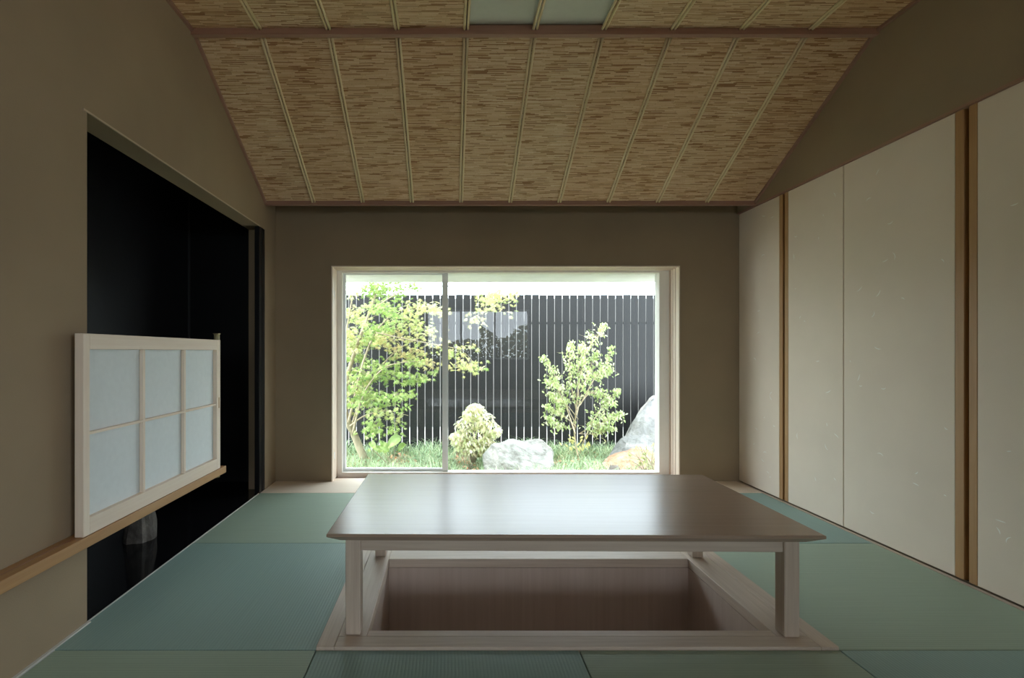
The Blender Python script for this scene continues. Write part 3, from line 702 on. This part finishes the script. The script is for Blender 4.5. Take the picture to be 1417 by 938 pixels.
# --- shrub left of the low boulder
random.seed(41)
sb_ = empty('shrub', at(655, 632, 6.0)); sb_.location.z = GZ; tag(sb_, 'small rounded shrub with pale cream-green leaves beside the low boulder', 'shrub')
base = at(655, 634, 6.0); items = []
for i in range(9):
    a = i * 2.4; top = at(655 + 24 * math.cos(a), 588 + 8 * math.sin(a * 1.3), 6.0 + .22 * math.sin(a))
    bm = bmesh.new(); tube(bm, smooth_path([base + Vector((.02 * math.cos(a), .02 * math.sin(a), -.05)), base.lerp(top, .5) + Vector((0, 0, .04)), top], 4), [.007, .0065, .006, .0055, .005, .0045, .004, .0035, .003], 5); finish('stem', bm, M['bark'], sb_, True)
spal = [(.86, .86, .60), (.92, .88, .72), (.80, .82, .48), (.90, .76, .60), (.70, .78, .42)]
lobes = [(656, 573, 17, 13), (668, 582, 16, 13), (646, 588, 17, 13), (677, 594, 15, 11), (660, 602, 24, 13), (637, 604, 13, 10), (650, 614, 20, 8), (673, 611, 13, 8), (658, 565, 11, 7), (684, 600, 8, 6), (631, 612, 7, 5), (642, 621, 15, 8), (668, 621, 15, 8), (655, 626, 18, 7), (628, 604, 6, 5), (688, 596, 6, 4), (648, 576, 8, 9)]
for cx, cy, rx, ry in lobes:
    for _ in range(170):
        v = rv().normalized() * random.uniform(.6, 1.05); p = at(cx + v.x * rx, cy - v.z * ry, 6.0 + v.y * .17)
        items.append((p, random.uniform(.020, .034), v + Vector((-.3, -.3, .8)) + rv(.3), Vector((v.x, v.y, -.5)) + rv(.3), mixc(spal)))
leaf_mesh('foliage', items, OVAL, sb_, 'leaf')

# --- broad-leaved plant at the foot of the maple
random.seed(47)
hp = empty('broadleaf_plant', at(545, 628, 5.9)); hp.location.z = GZ; tag(hp, 'low plant with broad round leaves in the grass by the maple', 'plant')
for px, py, s, tilt in ((546, 611, .115, -.5), (532, 619, .085, .5), (556, 619, .075, -.9), (515, 616, .06, .3), (522, 622, .06, .9)):
    p = at(px, py, 5.9); n_ = Vector((tilt, -.8, .8)).normalized(); u = Vector((tilt, -.2, -.2)); u = (u - n_ * u.dot(n_)).normalized(); w = n_.cross(u)
    bm = bmesh.new(); rows_ = []
    for j in range(7):
        t = -1 + 2 * j / 6; wd = math.sqrt(max(0, 1 - t * t)) * (.78 - .12 * t) + .01; row = []
        for k in range(-2, 3): row.append(bm.verts.new(p + (u * t + w * wd * k / 2) * s * .9 + n_ * (abs(k) * .012 - .02 * t * t)))
        rows_.append(row)
    for r0, r1 in zip(rows_, rows_[1:]):
        for k in range(4): bm.faces.new((r0[k], r0[k + 1], r1[k + 1], r1[k]))
    lo = finish('leaf', bm, M['leaf'], hp, True); ca = lo.data.color_attributes.new('tint', 'FLOAT_COLOR', 'POINT')
    ca.data.foreach_set('color', [q for _ in lo.data.vertices for q in (.42, .58, .20, 1)])
    bm = bmesh.new(); tube(bm, [Vector((hp.location.x, hp.location.y, GZ)), p - Vector((0, 0, .05)), p], [.005, .004, .003], 5); finish('stalk', bm, M['bark'], hp)

# --- grass and fallen leaves
random.seed(51)
V, Fc, T = [], [], []
gp = [(.26, .42, .20), (.34, .50, .27), (.42, .56, .38), (.50, .60, .34), (.62, .64, .42)]
for _ in range(22000):
    y = 4.2 + 2.75 * random.random() ** .8; x = random.uniform(-2.6, 3.6)
    z = GZ + .03 * noise.noise(Vector((x * 1.3, y * 1.3, 0)))
    cl = noise.noise(Vector((x * 2.2, y * 2.2, 5)))
    if cl < -.25 and random.random() < .7: continue
    hgt = random.uniform(.08, .21) * (1 + .6 * cl) * (1.35 if y > 6.4 else 1); a = random.uniform(0, 6.28); ln = random.uniform(.3, 1.1) * hgt
    dx, dy = math.cos(a), math.sin(a); w = random.uniform(.003, .006); k = len(V); col = mixc(gp)
    for j in range(4):
        t = j / 3; px, py, pz = x + dx * ln * t * t, y + dy * ln * t * t, z + hgt * (t - .35 * t ** 3); ww = w * (1 - t) + .0006
        V += [(px - dy * ww, py + dx * ww, pz), (px + dy * ww, py - dx * ww, pz)]; T += [col, col]
    for j in range(3): q = k + 2 * j; Fc.append((q, q + 1, q + 3, q + 2))
me = bpy.data.meshes.new('grass'); me.from_pydata(V, [], Fc); ca = me.color_attributes.new('tint', 'FLOAT_COLOR', 'POINT'); ca.data.foreach_set('color', [q for c_ in T for q in (*c_, 1)])
gr = stuff(link('grass', me, M['blade'])); tag(gr, 'low green grass covering the garden ground', 'grass')
items = []
for _ in range(1500):
    y = 4.4 + 2.4 * random.random(); x = random.uniform(-2.5, 3.4); z = GZ + .03 * noise.noise(Vector((x * 1.3, y * 1.3, 0)))
    items.append((Vector((x, y, z + random.uniform(.01, .07))), random.uniform(.018, .034), Vector((random.gauss(0, .5), random.gauss(-.3, .5), 1)), rv(), mixc([(.66, .30, .16), (.62, .38, .20), (.50, .24, .12), (.66, .50, .30)])))
lz = empty('o', (0, 0, 0)); lf = leaf_mesh('fallen_leaves', items, OVAL, lz, 'leaf'); lf.parent = None; bpy.data.objects.remove(lz)
tag(lf, 'rust coloured fallen leaves scattered in the grass', 'leaves')
# dry stems in front of the tall boulder
dr = empty('twiggy_plant', at(898, 655, 5.5)); dr.location.z = GZ; tag(dr, 'sparse twiggy plant in front of the tall grey boulder', 'plant')
items = []
for i in range(16):
    b0 = dr.location + Vector((random.gauss(0, .05), random.gauss(0, .05), 0)); a = random.uniform(-1, 1); e_ = b0 + Vector((a * .30, random.gauss(0, .06), random.uniform(.22, .42)))
    bm = bmesh.new(); tube(bm, smooth_path([b0, b0.lerp(e_, .5) + Vector((-a * .03, 0, .03)), e_], 3), [.0055, .005, .005, .0045, .004, .0035, .003], 4); finish('stem', bm, M['bark'], dr)
    for _ in range(5): items.append((b0.lerp(e_, random.uniform(.5, 1)) + rv(.012), random.uniform(.020, .030), Vector((random.gauss(0, .6), -.6, .7)), rv(), mixc([(.34, .42, .15), (.46, .44, .22)])))
leaf_mesh('foliage', items, OVAL, dr, 'leaf')

# --- hedge outside the rear window, seen only as a reflection in the garden glass
random.seed(61)
he = empty('hedge', (1.4, -7.2, GZ)); tag(he, 'green and yellow hedge outside the window behind the camera', 'hedge')
items = []
for _ in range(6000):
    x = random.uniform(-1.2, 4.2); top = .95 + .9 * max(0, noise.noise(Vector((x * .9, 3, 0))) + .35) + (.5 if x > 1.0 else 0); z = random.uniform(GZ, top)
    items.append((Vector((x, -7.2 + random.gauss(0, .2), z)), random.uniform(.06, .10), rv() + Vector((0, .8, .4)), rv(), mixc([(.18, .22, .09), (.26, .28, .10), (.46, .38, .12)])))
leaf_mesh('foliage', items, OVAL, he, 'leaf')
for x in (-.9, .1, 1.2, 2.2, 3.2):
    bm = bmesh.new(); tube(bm, [Vector((x, -7.2, GZ - .02)), Vector((x + .05, -7.25, 1.1))], [.03, .015], 6); finish('stem', bm, M['bark'], he)
